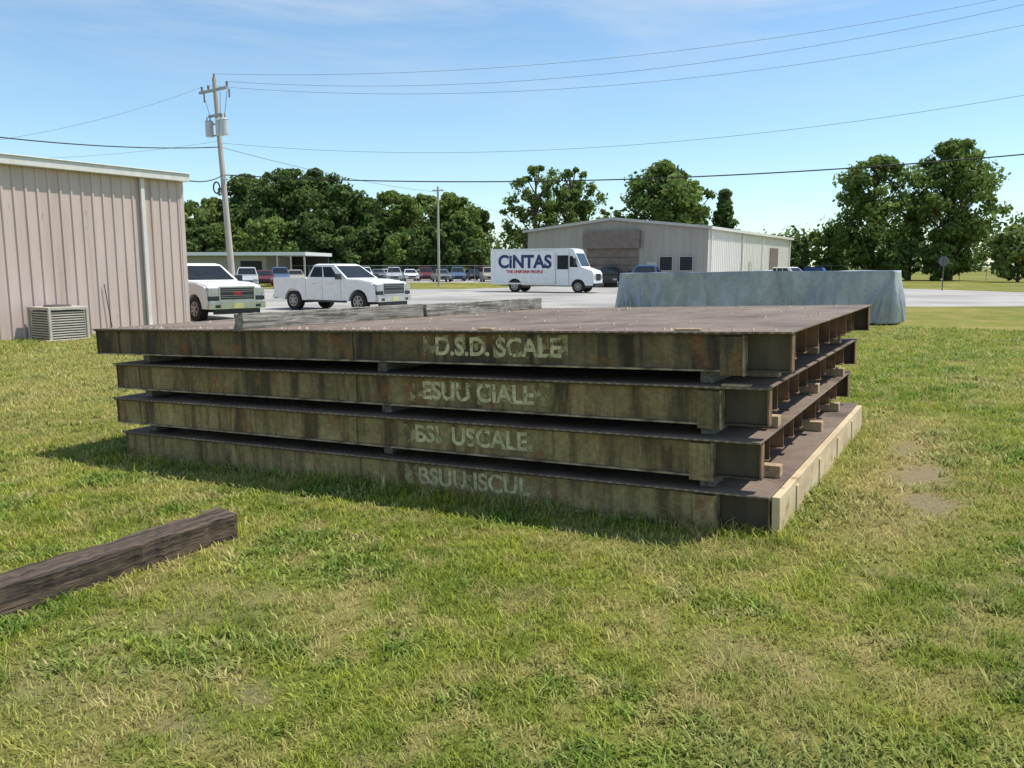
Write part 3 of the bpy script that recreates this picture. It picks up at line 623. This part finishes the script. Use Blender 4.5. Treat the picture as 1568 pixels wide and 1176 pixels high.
# ---------------------------------------------------------------- trees
bark=M('bark',(.13,.10,.075),(.07,.055,.04),ns=3,scale=(4,4,.6),rough=.95)
def leafmat(name,c1,c2):
    m,nt,b,out=nodes(name); b.inputs['Roughness'].default_value=.6; b.inputs['Specular IOR Level'].default_value=.2
    at_=nt.nodes.new('ShaderNodeAttribute'); at_.attribute_name='lv'
    r=ramp(nt,at_.outputs['Fac'],[(0,c1),(1,c2)]); nt.links.new(r.outputs[0],b.inputs['Base Color'])
    tr=nt.nodes.new('ShaderNodeBsdfTranslucent'); nt.links.new(r.outputs[0],tr.inputs[0]); ms=nt.nodes.new('ShaderNodeMixShader'); ms.inputs[0].default_value=.4
    nt.links.new(b.outputs[0],ms.inputs[1]);nt.links.new(tr.outputs[0],ms.inputs[2]);nt.links.new(ms.outputs[0],out.inputs[0]); return m
lm_dark=leafmat('dark_leaves',(.06,.10,.028),(.16,.23,.06)); lm_mid=leafmat('green_leaves',(.085,.14,.03),(.23,.31,.075)); lm_lite=leafmat('light_leaves',(.12,.17,.04),(.30,.36,.11))
def leaves(cent,rad,per_,ls,rg,shell=.6,hi=1.35):
    n=len(cent)*per_; ci=np.repeat(np.arange(len(cent)),per_)
    d=rg.normal(size=(n,3)); d/=np.linalg.norm(d,axis=1)[:,None]
    rr_=rad[ci]*(shell+(hi-shell)*rg.random(n)**.8); p=cent[ci]+d*rr_[:,None]*np.array([1,1,.8])
    nn=d*.6+rg.normal(size=(n,3))*.6; nn[:,2]+=.3; nn/=np.linalg.norm(nn,axis=1)[:,None]
    a_=np.cross(nn,rg.normal(size=(n,3))); a_/=np.linalg.norm(a_,axis=1)[:,None]; b_=np.cross(nn,a_)
    s=(ls*(.45+.9*rg.random(n)))[:,None]
    Q=np.stack([p-a_*s,p-b_*s*.6,p+a_*s,p+b_*s*.6],1)
    lv=np.clip(rg.random(len(cent))[ci]*.6+.5*rg.random(n)-.05+.1*d[:,2],0,1)
    return Q,lv
def leafmesh(name,Q,lv,mat,tr_mb=None,loc=(0,0,0)):
    n=len(Q); nv_=n*4; me=bpy.data.meshes.new(name)
    V0=np.array(tr_mb.v,np.float32).reshape(-1,3) if tr_mb else np.zeros((0,3),np.float32); off=len(V0)
    fl=[list(f) for f in tr_mb.f if len(f)==4] if tr_mb else []
    fa=np.array(fl,np.int32).reshape(-1,4); fb=(np.arange(nv_).reshape(-1,4)+off).astype(np.int32); F=np.concatenate([fa,fb])
    me.vertices.add(off+nv_); me.vertices.foreach_set('co',np.concatenate([V0,Q.reshape(-1,3)]).astype(np.float32).ravel())
    me.loops.add(F.size); me.loops.foreach_set('vertex_index',F.ravel()); me.polygons.add(len(F)); me.polygons.foreach_set('loop_start',(np.arange(len(F))*4).astype(np.int32))
    me.materials.append(mat); me.materials.append(bark)
    mi=np.zeros(len(F),np.int32); mi[:len(fa)]=1; me.polygons.foreach_set('material_index',mi); me.update(calc_edges=True)
    at_=me.attributes.new('lv','FLOAT','POINT'); at_.data.foreach_set('value',np.concatenate([np.zeros(off),np.repeat(lv,4)]).astype(np.float32))
    o=bpy.data.objects.new(name,me); o.location=loc; COL.objects.link(o); return o
def tree(name,u,Y,vtop,rpx,base,mat,seed,nb=46,per_=170,ls=.34,air=0.,shape='round'):
    rg=np.random.default_rng(seed); k=Y/1250; x=(u-784)*k; Ht=1.8+(408-vtop)*k; Rr=rpx*k
    nb=int(nb*1.3)
    zc=(Ht+base)/2; hz=(Ht-base)/2
    z=base+(Ht-base)*(.03+.97*rg.random(nb)**.9); t=(z-zc)/hz
    env=np.sqrt(np.clip(1-np.abs(t)**2.6,0,1)) if shape=='round' else np.clip((1-(z-base)/(Ht-base)),.06,1)
    az_=rg.random(nb)*2*np.pi
    lobe=fbm(az_*1.3+seed,z*.28+seed*.7,seed%97,3)
    env=env*(.55+.95*lobe) if shape=='round' else env
    rad_=Rr*env*rg.random(nb)**.42
    br=Rr*(.13+.22*rg.random(nb)**1.5)*(1-.35*air)*(np.clip(env,.5,1))
    z=np.minimum(z,Ht-br*.8)
    cent=np.stack([np.cos(az_)*np.maximum(rad_-br*.3,0),np.sin(az_)*np.maximum(rad_-br*.3,0),z],1)
    Q,lv=leaves(cent,br,per_,ls,rg,.2,1.5)
    mb=MB()
    mb.cyl((0,0,-.3),(rg.normal()*.2,rg.normal()*.2,zc),.032*Ht,.018*Ht,10,bark,False)
    mb.cyl((0,0,zc-.1),(rg.normal()*.3,rg.normal()*.3,Ht*.9),.018*Ht,.004*Ht,8,bark,False)
    for i in range(0,nb,2 if air else 3):
        c_=cent[i]; z0=max(base*.6,c_[2]-abs(math.hypot(c_[0],c_[1]))*.9-1); z0=min(z0,Ht*.8); mb.cyl((0,0,z0),tuple(c_),.008*Ht,.003*Ht,6,bark,False)
    return leafmesh(name,Q,lv,mat,mb,(x,Y,-.2))
L_=[(292,126,320,30,.5,lm_mid,60),(330,138,308,38,.5,lm_lite,60),(392,140,274,46,.8,lm_dark,85),(446,132,266,50,.8,lm_dark,95),(492,138,266,44,.8,lm_dark,85),(535,130,290,42,.5,lm_dark,75),(566,136,308,36,.4,lm_dark,65),
 (606,128,298,38,.4,lm_mid,65),(645,134,302,40,.4,lm_lite,65),(694,126,302,40,.4,lm_mid,75),(722,134,322,28,.3,lm_dark,50),(420,122,335,40,.1,lm_mid,50),(480,124,330,38,.1,lm_dark,50),(580,124,345,32,.1,lm_dark,45),(655,122,350,34,.1,lm_dark,45),(352,124,345,36,.1,lm_mid,45),(310,122,352,34,.1,lm_dark,40),(535,122,350,34,.1,lm_dark,40),(615,121,360,30,.1,lm_mid,36),(705,121,358,30,.1,lm_dark,36)]
for i,(u_,y_,v_,r_,b_,m_,n_) in enumerate(L_): tree('broadleaf_tree',u_,y_,v_,r_*1.08,b_,m_,100+i,n_,140,.36)
tree('broadleaf_tree',820,125,260,46,3,lm_mid,201,60,80,.30,.8); tree('broadleaf_tree',873,128,262,42,2.5,lm_mid,202,64,95,.30,.5)
tree('broadleaf_tree',925,124,318,24,2,lm_lite,203,20,60,.28,.8)
tree('broadleaf_tree',1008,120,255,60,3,lm_mid,204,95,120,.34,.1); tree('broadleaf_tree',1056,126,283,34,2,lm_mid,205,46,90,.32,.4)
tree('conifer_tree',1103,118,296,42,1,lm_dark,206,90,110,.3,0,'cone')
tree('broadleaf_tree',1328,110,248,60,.8,lm_mid,207,105,95,.30,.35); tree('broadleaf_tree',1446,108,224,64,.6,lm_mid,208,130,110,.30,.25); tree('broadleaf_tree',1386,112,315,26,.6,lm_mid,209,26,80,.3,.3)
tree('broadleaf_tree',1262,116,352,32,.2,lm_mid,210,40,110,.3); tree('broadleaf_tree',1552,96,348,40,.2,lm_lite,211,50,120,.3); tree('broadleaf_tree',1362,106,372,26,.1,lm_dark,213,24,100,.28); tree('broadleaf_tree',1425,104,375,26,.1,lm_mid,214,24,100,.28); tree('broadleaf_tree',1225,120,365,24,.1,lm_dark,215,24,100,.28)
rg=np.random.default_rng(3); cs=[];rs=[]
for x in np.arange(-260,420,2.6):
    y=300+40*np.sin(x*.02)+rg.random()*30; hh=11+8*(fbm(np.array([x*.03]),np.array([0.]),4,3)[0]-.4)*2+4*sst(130,180,x)
    for kk in range(5): cs.append((x+rg.normal()*2,y+rg.normal()*6,rg.random()*hh-.5)); rs.append(2.8+2.*rg.random())
Q,lv=leaves(np.array(cs),np.array(rs),50,.9,rg,.4); leafmesh('distant_tree_line',Q,lv,lm_dark)
# ---------------------------------------------------------------- light, sky, camera
el=R(62); sd=Vector((math.cos(el)*.99,math.cos(el)*.14,math.sin(el)))
sun=bpy.data.lights.new('sun','SUN'); sun.energy=5; sun.angle=R(.5); sun.color=(1,.955,.87)
so=bpy.data.objects.new('sun',sun); so.rotation_euler=sd.to_track_quat('Z','Y').to_euler(); COL.objects.link(so)
w=bpy.data.worlds.new('World'); S.world=w; w.use_nodes=True; nt=w.node_tree; nt.nodes.clear()
out=nt.nodes.new('ShaderNodeOutputWorld'); bg=nt.nodes.new('ShaderNodeBackground'); bg.inputs[1].default_value=.15
sk=nt.nodes.new('ShaderNodeTexSky'); sk.sky_type='NISHITA'; sk.sun_disc=False; sk.sun_elevation=el; sk.sun_rotation=math.atan2(sd.x,sd.y); sk.air_density=1.0; sk.dust_density=.3; sk.ozone_density=1.5
tint=mixc(nt,1.,sk.outputs[0],(.97,1.12,1.15),'MULTIPLY')
tc=nt.nodes.new('ShaderNodeTexCoord'); mp=nt.nodes.new('ShaderNodeMapping'); mp.inputs['Scale'].default_value=(1.6,1.6,9); mp.inputs['Rotation'].default_value=(0,R(10),0); mp.inputs['Location'].default_value=(2.1,0,1.35); nt.links.new(tc.outputs['Generated'],mp.inputs[0])
n=nt.nodes.new('ShaderNodeTexNoise'); n.inputs['Scale'].default_value=1.8; n.inputs['Detail'].default_value=10; n.inputs['Roughness'].default_value=.62; n.inputs['Distortion'].default_value=.4; nt.links.new(mp.outputs[0],n.inputs[0])
r=ramp(nt,n.outputs[0],[(.42,(0,0,0)),(.72,(.6,.6,.6))])
sx_=nt.nodes.new('ShaderNodeSeparateXYZ'); nt.links.new(tc.outputs['Generated'],sx_.inputs[0]); rz_=ramp(nt,sx_.outputs[2],[(.16,(.1,.1,.1)),(.30,(1,1,1))])
fac=mixc(nt,1.,r.outputs[0],rz_.outputs[0],'MULTIPLY')
c=mixc(nt,fac,tint,(5.4,5.7,6.0)); nt.links.new(c,bg.inputs[0]); nt.links.new(bg.outputs[0],out.inputs[0])
cam=bpy.data.cameras.new('camera'); cam.sensor_width=36; cam.lens=1250/1568*36; cam.clip_end=6000; cam.clip_start=.05
co=bpy.data.objects.new('camera',cam); co.location=(0,0,1.6); co.rotation_euler=(R(90-8.19),0,0); COL.objects.link(co); S.camera=co
